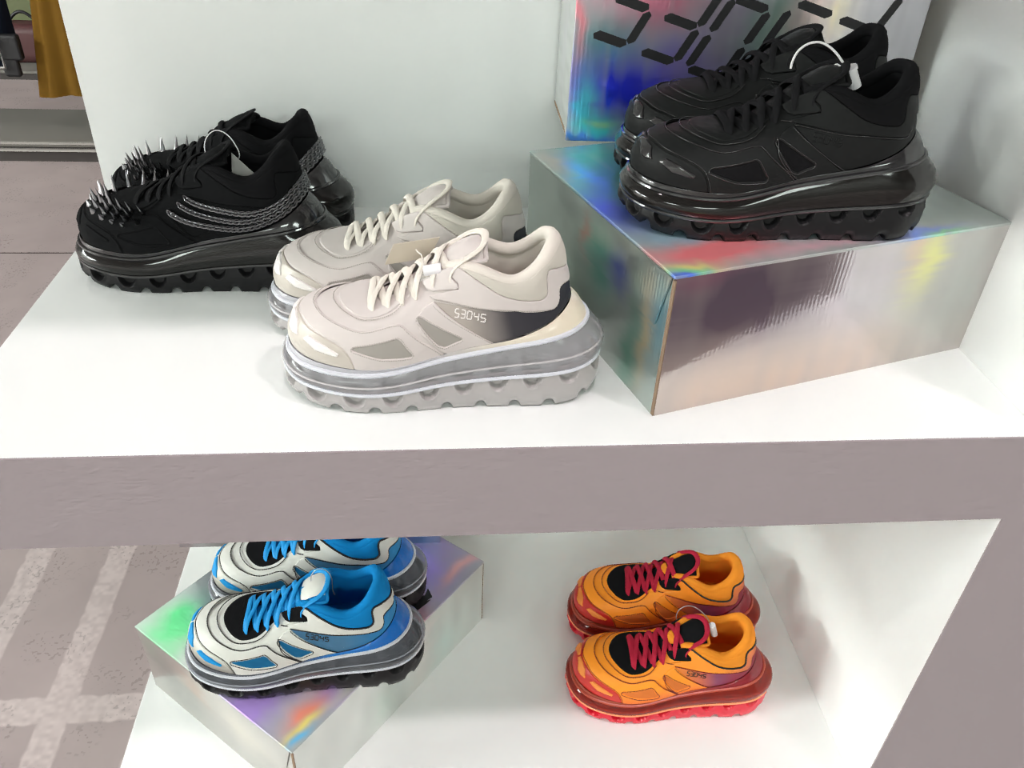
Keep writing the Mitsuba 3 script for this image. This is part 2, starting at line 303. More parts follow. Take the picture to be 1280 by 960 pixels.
KN_LOW = dense([(.600,1.01),(.63,.97),(.658,.925),(.695,.865),(.729,.805),(.760,.755),(.787,.70),(.812,.625),(.833,.555),(.848,.51),(.862,.52),(.869,.60),(.873,.75),(.882,.845),(.905,.785),(.93,.70),(.955,.62),(.979,.56),(1.0,.548)], 5)
GUARD_H = [(.46,.78)]+G_LOW+KN_LOW[:0:-1]+[(.590,1.0),(.585,.96),(.572,.91),(.60,.85),(.598,.785),(.52,.77)]
GUARD = unary_union([poly(GUARD_H, .0003), mirror(poly(GUARD_H, .0003), 1.)]).buffer(.0002)
KNIT_H = KN_LOW+[(1.0,1.0)]
KNIT = unary_union([poly(KNIT_H, 0), mirror(poly(KNIT_H, 0), 1.)]).buffer(.0003)
TH_LOW = [(0,.735),(.035,.735),(.07,.731),(.105,.720),(.14,.697),(.18,.665),(.22,.640),(.26,.648),(.29,.672),(.313,.715),(.330,.765)]
THROAT = poly(sym_dense(TH_LOW)+[(.345,.82),(.375,.88),(.415,1.0),(-.415,1.0),(-.375,.88),(-.345,.82)], .0005)
TABP = poly([(.435,1.0),(.440,.93),(.457,.855),(.485,.805),(.53,.785),(.580,.775),(.602,.79),(.597,.84),(.574,.905),(.585,.96),(.60,1.0)], .0008)
EYE = [(.195,.765), (.275,.785), (.34,.80), (.40,.83), (.475,.875), (.56,.875)]

SEG7 = {'5': 'afgcd', '3': 'abgcd', '0': 'abcdef', '4': 'fgbc'}
def seg_strokes(ch):
    P7 = dict(tl=(0,1), tr=(.55,1), ml=(0,.5), mr=(.55,.5), bl=(0,0), br=(.55,0))
    E7 = dict(a='tl tr', b='tr mr', c='mr br', d='bl br', e='ml bl', f='tl ml', g='ml mr')
    return [[P7[k] for k in E7[c].split()] for c in SEG7[ch]]
def logo(w=.0011, about=None):
    """the digits 53045 as thin strokes on the quarter panel"""
    ms = []
    o, ex, ey = K([.566, .455]), K([.100, -.090]), K([.010, .105])
    for i, ch in enumerate('53045'):
        for a, b in seg_strokes(ch):
            q = []
            for t in np.linspace(.06, .94, 4):
                u = (a[0]*(1-t)+b[0]*t+i*.82)/3.83; y = a[1]*(1-t)+b[1]*t
                q.append(o+ex*u+ey*y)
            q = K(q); ms.append(tube(surf(q[:, 0], q[:, 1], np.full(4, .00075)), w*.5, 6))
    return cat(ms)

SP = np.linspace(0, 2, 601)[:-1]
def ring(inset, z): 
    """a loop round the sole: inset from the outline, height z (functions or numbers)"""
    p = fO(SP); n = nrm2(fO, SP)
    q = np.concatenate([p-n*np.asarray(inset, float).reshape(-1, 1), np.broadcast_to(np.asarray(z, float).reshape(-1, 1), (len(SP), 1))], 1)
    return bend(q)
zr, zg, zb, ri = (q(SP).ravel() for q in (fzr, fzg, fzb, fri))
def loft(rings, **kw): return grid(np.stack(rings, 1), wrap_i=True, **kw)
def build_shoe():
    m = {}
    s = np.linspace(0, 2, 241)[:-1]; v = np.linspace(0, 1, 25)
    S_, V_ = np.meshgrid(s, v, indexing='ij')
    m['upper'] = grid(bend(upper(S_, V_)), wrap_i=True)
    m['toe_guard'] = patch(TOE, .0009)
    m['toe_bar'] = [patch(g, .0024, .0016) for g in both(TOEBAR1)+both(TOEBAR2)]
    m['vamp_panel'] = patch(LOWERP.difference(WIN1.buffer(.0007, join_style=2)).difference(mirror(WIN1).buffer(.0007, join_style=2)), .0012, .0010)
    m['strap_panel'] = [patch(g.difference(w), .0013, .0012) for g, w in zip(both(STRAP), both(WIN2.buffer(.0007, join_style=2)))]
    m['vent_mesh'] = [patch(g.buffer(.001), .0003, .0005) for g in both(WIN1)+both(WIN2)]
    m['quarter_stripe'] = patch(unary_union([TRI, mirror(TRI, 1.)]).buffer(.0002), .0005, .0006)
    m['heel_guard'] = patch(GUARD, .0019, .0013)
    m['collar'] = patch(KNIT, .0012, .0014, dome=.0022)
    m['lace_panel'] = patch(THROAT, .0009, .001)
    m['eyelet_tab'] = [patch(g, .0026, .001) for g in both(TABP)]
    # lines
    lower_l, strap_l, tri_l = open_line(LOWER), [open_line([(.425,.58),(.44,.46),(.46,.30),(.536,.0)])], open_line([(.487,.66),(.53,.51),(.60,.29),(.69,.0)])
    toe_l = open_line([(0,.392),(.025,.396),(.055,.395),(.09,.372),(.13,.353),(.171,.325),(.215,.278),(.25,.20),(.272,.09),(.28,0)])
    thr_l = open_line([(0,.672),(.035,.672),(.07,.668),(.105,.656),(.14,.634),(.18,.603),(.22,.582),(.265,.588),(.305,.61),(.335,.66),(.352,.73),(.365,.79)])
    tab_l = open_line([(.43,.80),(.455,.765),(.485,.745),(.53,.728),(.585,.715),(.617,.735),(.613,.83),(.595,.90)])
    low2 = LineString([(x*AS, y*AV) for x, y in KN_LOW])
    gl = LineString([(x*AS, (y-.02)*AV) for x, y in G_LOW])
    tri_out = [WIN1.buffer(.0026).exterior, WIN2.buffer(.0026).exterior]
    L = lambda gs: [x for g in gs for x in both(g)]
    m['edge_line'] = piping(L([lower_l, tri_l, toe_l, thr_l, tab_l, gl]+strap_l+tri_out), .00055, .0012)
    m['collar_line'] = piping(L([low2]), .0012, .0024)
    m['stitching'] = stitches(L([g.parallel_offset(.0016, 'right') for g in [lower_l]]+[g.buffer(.0022).exterior for g in (WIN1, WIN2)]+[gl.parallel_offset(.0014, 'left'), tri_l.parallel_offset(.0016, 'right'), thr_l.parallel_offset(.0022, 'left')]), .0013)
    m['logo'] = logo()
    # collar roll, lining and insole
    pt = fT(SP); nt = n3(fT, SP); k = (SP > .53) & (SP < 1.47)
    roll = bend(pt-nt*.0048+K([0, 0, -.001])); m['collar_roll'] = tube(roll[k], np.interp(np.abs(SP[k]-1), [0, .12, .4, .47], [.0066, .0064, .0058, .0040]), 10)
    rows = []
    for t in np.linspace(0, 1, 8):
        c = pt-nt*(.0085+.003*math.sin(t*math.pi)); b = fB(SP)-n3(fB, SP)*.006
        q = c*(1-t)+b*t; q[:, 2] = (pt[:, 2]-.002)*(1-t)+(.062+.012*np.clip((fB(SP)[:, 0]-.14)/.12, 0, 1))*t; rows.append(bend(q))
    m['lining'] = loft(rows)
    b = rows[-1]; c = b.mean(0); m['insole'] = loft([b, b*.5+K([b[:, 0], b[:, 1]*0, b[:, 2]]).T*.5, K([b[:, 0], b[:, 1]*0, b[:, 2]]).T])
    # tongue
    cs = CubicSpline([0, .25, .5, .75, 1], K([(.084, .0895, .012), (.112, .1000, .015), (.138, .1195, .019), (.162, .1385, .024), (.184, .1425, .026)]))
    t = np.linspace(0, 1, 30); C = cs(t); tan = cs(t, 1); a = np.linspace(0, 2*np.pi, 29)[:-1]
    rowsT = []
    for i in range(len(t)):
        nx, nz = -tan[i, 1], tan[i, 0]; ln = math.hypot(nx, nz); nx, nz = nx/ln, nz/ln
        th = .0035*min(1, (1.02-t[i])/.05)**.5
        y = C[i, 2]*np.sign(np.cos(a))*np.abs(np.cos(a))**.7; h = th*np.sign(np.sin(a))*np.abs(np.sin(a))**.8-.012*(y/.026)**2*(1 if t[i] > .3 else t[i]/.3)
        rowsT.append(np.stack([C[i, 0]+nx*h, y, C[i, 1]+nz*h], 1))
    tg = np.stack(rowsT)
    tm = grid(bend(tg), wrap_j=True); cap = bend(tg[-1]); cv = np.vstack([cap, cap.mean(0)]); n = len(cap)
    m['tongue'] = cat([tm, trimesh.Trimesh(cv, [[i, (i+1) % n, n] for i in range(n)], process=False)])
    def tl(x, y, h): 
        tt = np.interp(x, C[:, 0], t); c = cs(tt); return K([x, y, c[1]-.012*(y/.026)**2+.0035+h])
    m['tongue_label'] = grid(bend(K([[tl(x, y, .0008) for y in np.linspace(-.0175, .0175, 11)] for x in np.linspace(.152, .1815, 9)])), flip=True)
    ed = [tl(x, -.0235, -.001) for x in (.155, .165, .175)]+[tl(.1835, y, -.0005) for y in np.linspace(-.022, .022, 9)]+[tl(x, .0235, -.001) for x in (.175, .165, .155)]
    m['tongue_edge'] = tube(bend(CubicSpline(np.arange(len(ed)), K(ed))(np.linspace(0, len(ed)-1, 40))), .0022, 8)
    m['lace_loop'] = tube(bend(K([tl(.137, y, .0015+.004*(1-(y/.009)**2)) for y in np.linspace(-.009, .009, 9)])), .005, 8, flat=.3, up=K([-.6, 0, .8]))
    # laces
    E = [surf(a, b, .0006) for a, b in EYE]; E2 = [surf(-a, b, .0006) for a, b in EYE]
    segs = []
    def lace_path(pts, n=25, w=.0036):
        c = CubicSpline(np.r_[0, np.cumsum(np.linalg.norm(np.diff(pts, axis=0), axis=1))], pts)
        x = c(np.linspace(0, c.x[-1], n)); return tube(x, w, 8, flat=.42, up=K([-.5, 0, .86]))
    def lace(p, q, dh):
        mid = (p+q)/2; top = bend(tl(mid[0], 0, 0))[2] if mid[0] > .09 else mid[2]+.004
        mid[2] = max(mid[2]+.004, top+.002)+dh
        a1, a2 = p*.80+mid*.20, q*.80+mid*.20; a1[2] = p[2]*.45+mid[2]*.55; a2[2] = q[2]*.45+mid[2]*.55; dn = K([.0008, 0, -.0022])
        return lace_path(K([p+dn, a1, mid, a2, q+dn]))
    for i in range(5):
        segs.append(lace(E[i], E2[i+1], .0034)); segs.append(lace(E2[i], E[i+1], .0012))
    segs.append(lace(E[0], E2[0], .001))
    top = [tl(x, y, h) for x, y, h in ((.166, -.0235, .004), (.178, -.018, .0035), (.1835, -.004, .003), (.181, .012, .0035), (.168, .0225, .004))]
    segs.append(lace_path(np.vstack([E[5]-K([0, 0, .002]), bend(K(top)), E2[5]-K([0, 0, .002])]), 41))
    m['laces'] = segs
    eh = []
    for sd in (1, -1):
        for a, b in EYE:
            an = np.linspace(0, 2*np.pi, 17)[:-1]
            eh.append(tube(surf(sd*a+.0085*np.cos(an)*.9, np.clip(b+.045*np.sin(an), 0, 1), np.full(16, .0012)), .0007, 6, closed=True))
    m['eyelet'] = eh
    # sole
    m['rim'] = tube(ring(ri, zr), .0024, 8, closed=True)
    m['rim_low'] = tube(ring(.0028, zg), .0020, 8, closed=True)
    b0 = bend(fB(SP)+n3(fB, SP)*.0012-K([0, 0, .001])); r0 = ring(ri, zr)
    m['heel_cradle'] = loft([b0*(1-t)+r0*t+K([0, 0, .003])*math.sin(math.pi*t) for t in np.linspace(0, 1, 7)][::-1])
    bub = []
    for t in np.linspace(0, 1, 13):
        k = math.sin(math.pi*t)
        bub.append(ring(ri*(1-t)+.0028*t-(.0030+.5*(ri-.004))*k, zr*(1-t)+zg*t))
    m['air_bubble'] = loft(bub, flip=True)
    m['bubble_seam'] = tube(ring(ri*.45+.0028*.55-(.0030+.5*(ri-.004))*.9+.0012, zr*.42+zg*.58), .0009, 6, closed=True)
    core = []
    wob = .0030*np.tanh(3*np.cos(SP*np.pi*21))
    for t in np.linspace(0, 1, 6): core.append(ring(.011+ri*.9*(1-t)+wob*(.3+.7*t), (zr+.003)*(1-t)+(zg-.002)*t))
    m['midsole_core'] = loft(core+[ring(.035, zg-.002)], flip=True)
    # outsole: pods in its upper half, notches along its bottom edge
    per = 10.5; ph = SP*per; fr = np.abs(ph-np.round(ph))/per*.37; fn_ = np.abs(ph+.5-np.round(ph+.5))/per*.37     # metres from a cup's, a notch's middle
    notch = np.sqrt(np.clip(1-(fn_/.0062)**2, 0, 1))
    rows = [ring(.012, zg+.0005), ring(.0030, zg)]
    for t in np.linspace(0, 1, 21):
        zz = zg*(1-t)+zb*t; dz = (zg-zb)*t
        cup = np.clip((1-np.sqrt((fr/.0098)**2+(dz/.0125)**2))*6, 0, 1)
        lip = np.exp(-((np.sqrt((fr/.0098)**2+(dz/.0125)**2)-1.08)/.09)**2)
        rows.append(ring(.0034-.0022*math.sin(math.pi*t*.9)+.0062*cup-.0007*lip+.003*max(0, t-.8)*5*.5, zz+(.0064*notch*np.clip((t-.35)/.65, 0, 1))))
    rows += [ring(.012, zb+.0064*notch), ring(.017, zb+.001)]
    y0 = ring(.017, zb+.001); rows.append(y0*K([1, 0, 1])+K([0, 0, 0]))
    m['outsole'] = loft(rows, flip=True)
    return m
SHOE = build_shoe()
def smooth_of(k): return {'edge_line': True, 'stitching': False, 'logo': True}.get(k, 40)
def as_ply(mesh, k, flip):
    mesh = mesh.copy()
    if flip: mesh.vertices[:, 1] *= -1; mesh.faces = mesh.faces[:, ::-1]
    d = mikit.ply(mesh, 'paint_white', smooth=smooth_of(k)); d['_mesh'] = mesh; return d
PLY = {}
def part_ply(k, i, flip):
    if (k, i, flip) not in PLY: PLY[k, i, flip] = as_ply(SHOE[k][i] if isinstance(SHOE[k], list) else SHOE[k], k, flip)
    return {a: b for a, b in PLY[k, i, flip].items() if a != '_mesh'}
PARENT = {'tongue_label': 'tongue', 'tongue_edge': 'tongue', 'lace_loop': 'tongue', 'logo': 'quarter_stripe', 'midsole_core': 'air_bubble', 'bubble_seam': 'air_bubble', 'toe_bar': 'toe_guard', 'insole': 'lining', 'eyelet': 'lace_panel', 'collar_line': 'collar'}
def shoe(name, mats, pose, flip, label, group, colors=None, skip=()):
    x, y, z, yaw, sc, *lift = pose
    X = T4().translate([x, y, z]).rotate([0, 0, 1], math.degrees(yaw)).scale(sc)
    labels[name] = {'label': label, 'category': 'sneaker', 'group': group}
    for k in SHOE:
        if k in skip or mats.get(k, 0) is None: continue
        m = mats.get(k, mats['*']); base = name+'__'+(PARENT[k]+'__' if k in PARENT and mats.get(PARENT[k], 0) is not None and PARENT[k] not in skip else '')+{'rim_low': 'rim', 'laces': 'lace'}.get(k, k)
        for i in range(len(SHOE[k]) if isinstance(SHOE[k], list) else 1):
            if colors and k in colors:
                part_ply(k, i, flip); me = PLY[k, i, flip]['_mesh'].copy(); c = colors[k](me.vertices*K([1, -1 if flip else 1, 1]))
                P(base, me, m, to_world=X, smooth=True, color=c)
            else: P(base, part_ply(k, i, flip), m, to_world=X)
            if k == 'stitching': labels[base] = {'kind': 'stuff'}
    return X
# ---------------------------------------------------------------- holographic shoe boxes
mat('cardboard_brown', (.22, .15, .10), .9); mat('print_black', (.012, .012, .014), .45, .4); mat('box_inside', (.30, .24, .18), .9)
def foil(name, inv, axes, size, blobs, base=(.52, .56, .55), rough=.28, streak=(30, 5), seed=0., ripple=.00003, metal=.65):
    """iridescent foil: film colours over silver, some faces with painted-in reflections, laid out in the face's own coordinates"""
    inv = np.asarray(inv, float); a, b = axes
    def uvw(p):
        q = [p.x*inv[i, 0]+p.y*inv[i, 1]+p.z*inv[i, 2]+inv[i, 3] for i in (a, b)]
        return q[0]/size[0], q[1]/size[1]
    def fn(p, n, uv):
        x, y = uvw(p)
        w = f_b(x*6+seed, y*6, seed, 3)-.5; st = n_(x*streak[0]+seed, y*streak[1], seed+3)-.5
        sa, sb = n_(x*2.5+seed, y*46, seed)-.5, n_(x*46, y*2.5+seed, seed+7)-.5
        xx, yy = x+.09*w+.022*sa, y+.09*w+.022*sb
        c = mi.Color3f(base)*(.92+.16*st)
        for bx_, by_, sx, sy, col, k in blobs:
            d = dr.square((xx-bx_)/sx)+dr.square((yy-by_)/sy)
            c = mix(c, col, dr.clip(1.25*k*dr.exp(-d)*(1+.7*st), 0, 1))
        return dr.clip(c, .02, .98)
    def rp(p, n, uv):
        x, y = uvw(p); return dr.sin(x*size[0]*1400+2*n_(x*9, y*9, 5))*.5+n_(x*60, y*60, seed)*1.2+n_(x*9, y*9, seed)*6
    return mat(name, rough=rough, metal=metal, tex=mikit.proc(fn), bump=rp, scale=ripple)
def rotz(a): c, s = math.cos(a), math.sin(a); return K([[c, -s, 0, 0], [s, c, 0, 0], [0, 0, 1, 0], [0, 0, 0, 1.]])
def tr(x, y, z): m = np.eye(4); m[:3, 3] = x, y, z; return m
def pr(pts, z0, z1): 
    m = trimesh.creation.extrude_polygon(Polygon(pts).buffer(0), z1-z0, engine='earcut'); m.apply_translation([0, 0, z0]); return m
def seg_shape(c, d, L, wid, wv):
    """a pointed display segment: centre c, direction d, length L, width wid along wv"""
    d = K(d)/np.linalg.norm(d); wv = K(wv)/np.linalg.norm(wv)
    return [tuple(K(c)+d*L*a+wv*wid*b) for a, b in ((-.5, 0), (-.38, .5), (.42, .5), (.5, 0), (.38, -.5), (-.42, -.5))]
def shoe_box(name, Mx, w, d, h, mats, label, prints=(), lid_h=.052):
    """mailer box, local x along the front, y to the back, z up; long front panel, short side with a lid flap"""
    X = T4(Mx.tolist()); t = .003
    labels[name] = {'label': label, 'category': 'box', 'group': 'holographic shoe boxes'}
    lid, front, side = mats
    hb = h-t
    P(name+'__front_panel', bx(.0012, w-.0012, 0, t, 0, hb), front, X)
    P(name+'__side_panel', bx(0.0004, t, t, d, 0, hb), side, X); P(name+'__side_panel', bx(w-t-.003, w-.0035, t, d, 0, hb), side, X)
    P(name+'__back_panel', bx(t, w-t, d-t, d, 0, hb), side, X); P(name+'__bottom_panel', bx(t, w-t, t, d-t, 0, t), 'box_inside', X)
    for x in (0, w-.0012): P(name+'__front_panel__cardboard_edge', bx(x, x+.0012, -.0004, t+.0006, .001, hb-.002), 'cardboard_brown', X)
    P(name+'__inner_flap', bx(w-.0032, w-.0002, .006, d-.01, .004, hb-.006), 'cardboard_brown', X)
    l = P(name+'__lid', bx(-.0016, w+.0006, -.0008, d+.001, hb, h, .0010), lid, X, smooth=30)
    # side flap of the lid, cut off slanting at its front end
    pts = [(.004, hb), (d-.002, hb), (d-.004, hb-lid_h), (.018, hb-lid_h)]
    m = pr(pts, 0, .0014); m.apply_transform(K([[0, 0, 1, -.0016], [1, 0, 0, 0], [0, 1, 0, 0], [0, 0, 0, 1.]])); P(name+'__lid__side_flap', m, side, X)
    for q in prints: P(name+'__lid__printed_segment', pr(q, h-.0002, h+.0003), 'print_black', X)
    return X
def inv_(m): return np.linalg.inv(m)
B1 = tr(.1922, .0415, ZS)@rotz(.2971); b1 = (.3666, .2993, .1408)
R_, Y_, G_, C_, B_, V_c, Pk = (.92, .30, .34), (.95, .86, .30), (.30, .80, .42), (.30, .80, .86), (.13, .25, .92), (.52, .42, .86), (.90, .55, .62)
foil('foil_low_lid', inv_(B1), (0, 1), b1[:2], [(.13,.72,.30,.42,(.16,.42,.42),.95), (.02,.85,.06,.2,(.6,.5,.45),.6), (.07,.75,.03,.14,(.2,.42,.85),.7), (.02,.42,.07,.13,(.16,.22,.75),.85), (.10,.33,.08,.05,(.25,.30,.55),.7), (.16,.21,.14,.05,(.30,.55,.70),.7), (.17,.105,.20,.060,(.96,.26,.28),1.), (.065,.04,.07,.022,Y_,.9), (.05,.02,.08,.018,G_,.9), (.03,.003,.10,.012,B_,.8), (.45,.04,.20,.03,Pk,.6), (.40,.10,.12,.03,C_,.4), (.72,.02,.10,.03,(.12,.25,.95),.85), (.78,.0,.06,.015,G_,.8), (.85,.35,.2,.4,(.55,.62,.58),.7)], seed=1.3, metal=.5)
foil('foil_low_front', inv_(B1), (0, 2), (b1[0], b1[2]), [(.74,.80,.05,.26,(.86,.84,.30),.75), (.69,.92,.03,.2,(.80,.55,.40),.5), (.10,.95,.10,.10,(.55,.20,.32),.7), (.20,.74,.30,.36,(.20,.16,.22),.85), (.55,.65,.14,.5,(.62,.56,.61),.6), (.35,.12,.5,.28,(.72,.58,.50),.7), (.88,.55,.12,.5,(.58,.60,.58),.6)], base=(.62,.59,.58), rough=.10, streak=(26, 2), seed=4.1, ripple=.00003, metal=.95)  # dark purple blobs at upper left paint in the dark store's reflection
foil('foil_low_side', inv_(B1), (1, 2), (b1[1], b1[2]), [(.42,.62,.10,.25,(.10,.35,.28),.8), (.30,.72,.06,.14,(.14,.18,.55),.7), (.05,.62,.04,.3,(.20,.42,.50),.7), (.12,.45,.03,.3,(.75,.55,.30),.6), (.18,.3,.05,.4,(.16,.40,.30),.7), (.85,.6,.2,.6,(.42,.47,.43),.7), (.6,.35,.15,.3,(.50,.62,.52),.6), (.52,.75,.03,.15,(.6,.25,.2),.4)], base=(.52,.58,.54), rough=.2, streak=(5, 9), seed=7.7, metal=.8, ripple=.0002)
# box standing upright on its long edge: its lid faces the front
B3 = tr(.148, .361, ZS+b1[2]+.0006)@rotz(math.radians(-1.4))@K([[1, 0, 0, 0], [0, 0, -1, .1405], [0, 1, 0, 0], [0, 0, 0, 1.]])
foil('foil_upright_lid', inv_(B3), (0, 1), (.366, .298), [(.10,.36,.14,.10,(.22,.50,.50),.85), (.22,.50,.16,.10,(.78,.28,.40),.8), (.24,.20,.25,.11,(.03,.05,1.),1.), (.36,.30,.12,.10,(.30,.24,.62),.8), (.05,.13,.04,.10,(.15,.75,.95),.95), (.10,.06,.07,.05,(.10,.80,.88),.9), (.06,.015,.2,.02,(.12,.35,.95),.9), (.11,.075,.05,.015,(.55,.90,.50),.6), (.0,.46,.02,.14,(.95,.38,.45),.95), (.55,.42,.10,.14,(.25,.42,.36),.75), (.44,.44,.08,.2,(.40,.36,.48),.7), (.74,.47,.05,.10,(.86,.80,.58),.6), (.66,.47,.06,.2,(.90,.72,.68),.6)], base=(.66,.65,.70), rough=.22, streak=(60, 4), seed=2.2)
foil('foil_upright_side', inv_(B3), (1, 2), (.298, .1405), [(.3,.4,.3,.3,(.62,.62,.64),.5)], base=(.66,.68,.67), rough=.3, seed=9.)
def digits():
    O, p_, w_, u_ = K([.0363, .1069]), K([.0523, -.016]), K([.0385, -.0114]), K([.0191, .0348])
    C = dict(a=(.5, 2), g=(.5, 1), d=(.5, 0), f=(0, 1.5), b=(1, 1.5), e=(0, .5), c=(1, .5)); out = []
    for i, ch in enumerate('530'):
        for k in SEG7[ch]:
            c = O+i*p_+(C[k][0]-.5)*w_+C[k][1]*u_
            out.append(seg_shape(c, w_, .037, .0095, u_) if k in 'agd' else seg_shape(c, u_, .037, .0088, w_))
    for c, k in (((.2101, .1225), 0), ((.2461, .1417), 1), ((.2938, .1276), 1), ((.3243, .1378), 0)):
        out.append(seg_shape(c, w_, .040, .0095, u_) if k else seg_shape(c, u_, .040, .0085, w_))
    return out
B2 = tr(-.1735, .0245, ZL)@rotz(.8725); b2 = (.3719, .2982, .1289)
foil('foil_lower_lid', inv_(B2), (0, 1), b2[:2], [(.11,.84,.15,.13,(.08,.62,.22),1.), (.22,.70,.06,.2,(.34,.33,.50),.8), (.35,.88,.10,.12,(.34,.36,.48),.8), (.06,.55,.05,.2,(.55,.50,.52),.6), (.05,.30,.14,.13,(.50,.34,.82),.95), (.24,.14,.09,.12,(.52,.32,.84),.95), (.16,.13,.08,.05,(.72,.62,.66),.7), (.125,.085,.07,.04,(.98,.34,.24),1.), (.085,.045,.07,.022,(.98,.82,.22),1.), (.05,.015,.05,.02,(.16,.60,.92),.9), (.35,.04,.15,.03,(.80,.82,.62),.6), (.62,.18,.08,.17,(.98,.28,.30),1.), (.56,.08,.08,.05,(.95,.58,.48),.8), (.82,.30,.18,.26,(.48,.36,.88),1.), (.92,.06,.10,.03,(.95,.55,.58),.8), (.78,.56,.06,.12,(.86,.82,.86),.8), (.95,.55,.10,.2,(.45,.47,.82),.8)], seed=5.5, metal=.4)
foil('foil_lower_front', inv_(B2), (0, 2), (b2[0], b2[2]), [(.62,.55,.07,.5,(.92,.80,.78),.6), (.75,.3,.12,.3,(.72,.86,.82),.5), (.40,.30,.08,.3,(.66,.78,.70),.5), (.50,.7,.05,.4,(.80,.84,.86),.5)], base=(.80,.82,.79), rough=.24, streak=(18, 2), seed=6.1, metal=.8)
foil('foil_lower_side', inv_(B2), (1, 2), (b2[1], b2[2]), [(.8,.5,.2,.5,(.36,.36,.34),.6), (.62,.72,.10,.2,(.60,.42,.34),.5), (.35,.6,.15,.3,(.74,.70,.62),.5), (.9,.85,.06,.2,(.4,.5,.4),.4)], base=(.62,.60,.57), rough=.2, streak=(6, 3), seed=8.1, metal=.85)  # brownish blob on the darker end is a reflection put into the colour
s1 = [[(.075,.098),(.135,.086),(.15,.098),(.13,.108)]]
s2 = [[(.2751,.017),(.2834,.032),(.2713,.0275),(.23,.045),(.22,.03)], [(.2706,.0155),(.2605,.0161),(.21,.022),(.215,.037),(.2504,.0222+.008)]]
B4 = tr(-.3768, .3561, ZL+b2[2]+.0006)@rotz(math.radians(-1.0))@K([[1, 0, 0, 0], [0, 0, -1, .1405], [0, 1, 0, 0], [0, 0, 0, 1.]])
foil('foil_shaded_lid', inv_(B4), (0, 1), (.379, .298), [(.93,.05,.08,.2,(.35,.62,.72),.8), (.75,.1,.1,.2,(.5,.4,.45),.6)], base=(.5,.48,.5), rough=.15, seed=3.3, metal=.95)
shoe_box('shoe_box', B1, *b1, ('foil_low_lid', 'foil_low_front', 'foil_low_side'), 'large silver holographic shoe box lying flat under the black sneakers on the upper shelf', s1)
shoe_box('shoe_box_001', B3, .366, .298, .1405, ('foil_upright_lid', 'foil_upright_side', 'foil_upright_side'), 'blue and pink iridescent shoe box standing upright with big black digits behind black sneakers', digits())
shoe_box('shoe_box_002', B2, *b2, ('foil_lower_lid', 'foil_lower_front', 'foil_lower_side'), 'silver holographic shoe box under the blue and white sneakers on the lower shelf', s2)
shoe_box('shoe_box_003', B4, .379, .298, .1405, ('foil_shaded_lid', 'foil_upright_side', 'foil_upright_side'), 'iridescent shoe box standing upright behind the blue sneakers, mostly hidden by the shelf edge')

# ---------------------------------------------------------------- the five pairs
def lin(*c): return [((x/255+.055)/1.055)**2.4 if x > 10 else x/255/12.92 for x in c]
def knit(p, n, uv): return dr.sin(p.x*1900+p.y*600)*dr.sin(p.z*1900+p.y*900)
def net(p, n, uv): return dr.sin(p.x*3600+p.z*1500)*dr.sin(p.z*3600-p.x*900)
def grain(p, n, uv): return n_(p.x*900, p.y*900, p.z*900)
mat('white_leather', (.57,.525,.505), .5, .4); mat('white_lace', (.66,.62,.56), .8, .2); mat('white_knit', (.58,.55,.49), .9, .2, bump=knit, scale=.0004)
mat('white_toe', (.50,.46,.41), .35, .5); mat('white_bar', (.76,.73,.71), .3, .5); mat('vent_grey', (.36,.34,.31), .9, bump=net, scale=.0004); mat('thread_grey', (.36,.33,.30), .9)
mat('vc_satin', rough=.5, spec=.4, tex=VC); mat('vc_gloss', rough=.15, spec=.5, tex=VC)
mat('frost_sole', (.38,.36,.355), .22, .5); mat('frost_core', (.36,.36,.37), .3, .5); mat('rim_clear', (.60,.62,.67), .15, .6); 
milky('shell_clear', (.95,.95,.97), (.62,.61,.62), .20)
mat('black_line', (.010,.010,.011), .5)
mat('black_leather', (.0105,.0112,.0115), .5, .12); mat('black_gloss', (.008,.008,.009), .08, .6, coat=.6); mat('black_knit', (.008,.008,.009), .9, .08, bump=knit, scale=.0004); mat('black_sole', (.008,.008,.009), .4, .22); mat('black_suede', (.0060,.0063,.0070), .9, .1, bump=grain, scale=.0002)
milky('shell_smoke', (.46,.42,.36), (.006,.0055,.005), .75, .08); mat('black_lace', (.008,.008,.009), .8, .08)
mat('blue_leather', (.66,.665,.62), .45, .4); mat('blue_bright', lin(12,138,205), .6, .3); mat('blue_knit', lin(10,128,196), .85, .2, bump=knit, scale=.0004); mat('blue_vent', lin(26,104,150), .8, .2, bump=net, scale=.0004); mat('blue_gloss', lin(8,105,190), .12, .5); mat('dark_core', lin(46,52,62), .3, .5)
milky('shell_blue', (.93,.95,.97), (.30,.32,.36), .22, .06)
mat('orange_knit', lin(240,146,44), .8, .2, bump=knit, scale=.0003); mat('orange_pale', lin(238,140,62), .5, .4); mat('orange_vent', lin(222,122,58), .85, .2, bump=net, scale=.0004); mat('red_lace', lin(172,30,56), .7, .2); mat('red_toe', lin(196,44,36), .35, .5); mat('red_line', lin(120,30,24), .5); mat('red_gloss', lin(150,26,40), .12, .5); mat('red_core', lin(170,70,50), .3, .5); mat('red_sole', lin(208,28,50), .25, .5, coat=.3); mat('peach_rim', lin(240,150,104), .2, .5)
milky('shell_red', (.85,.34,.22), lin(150,52,40), .35, .08)
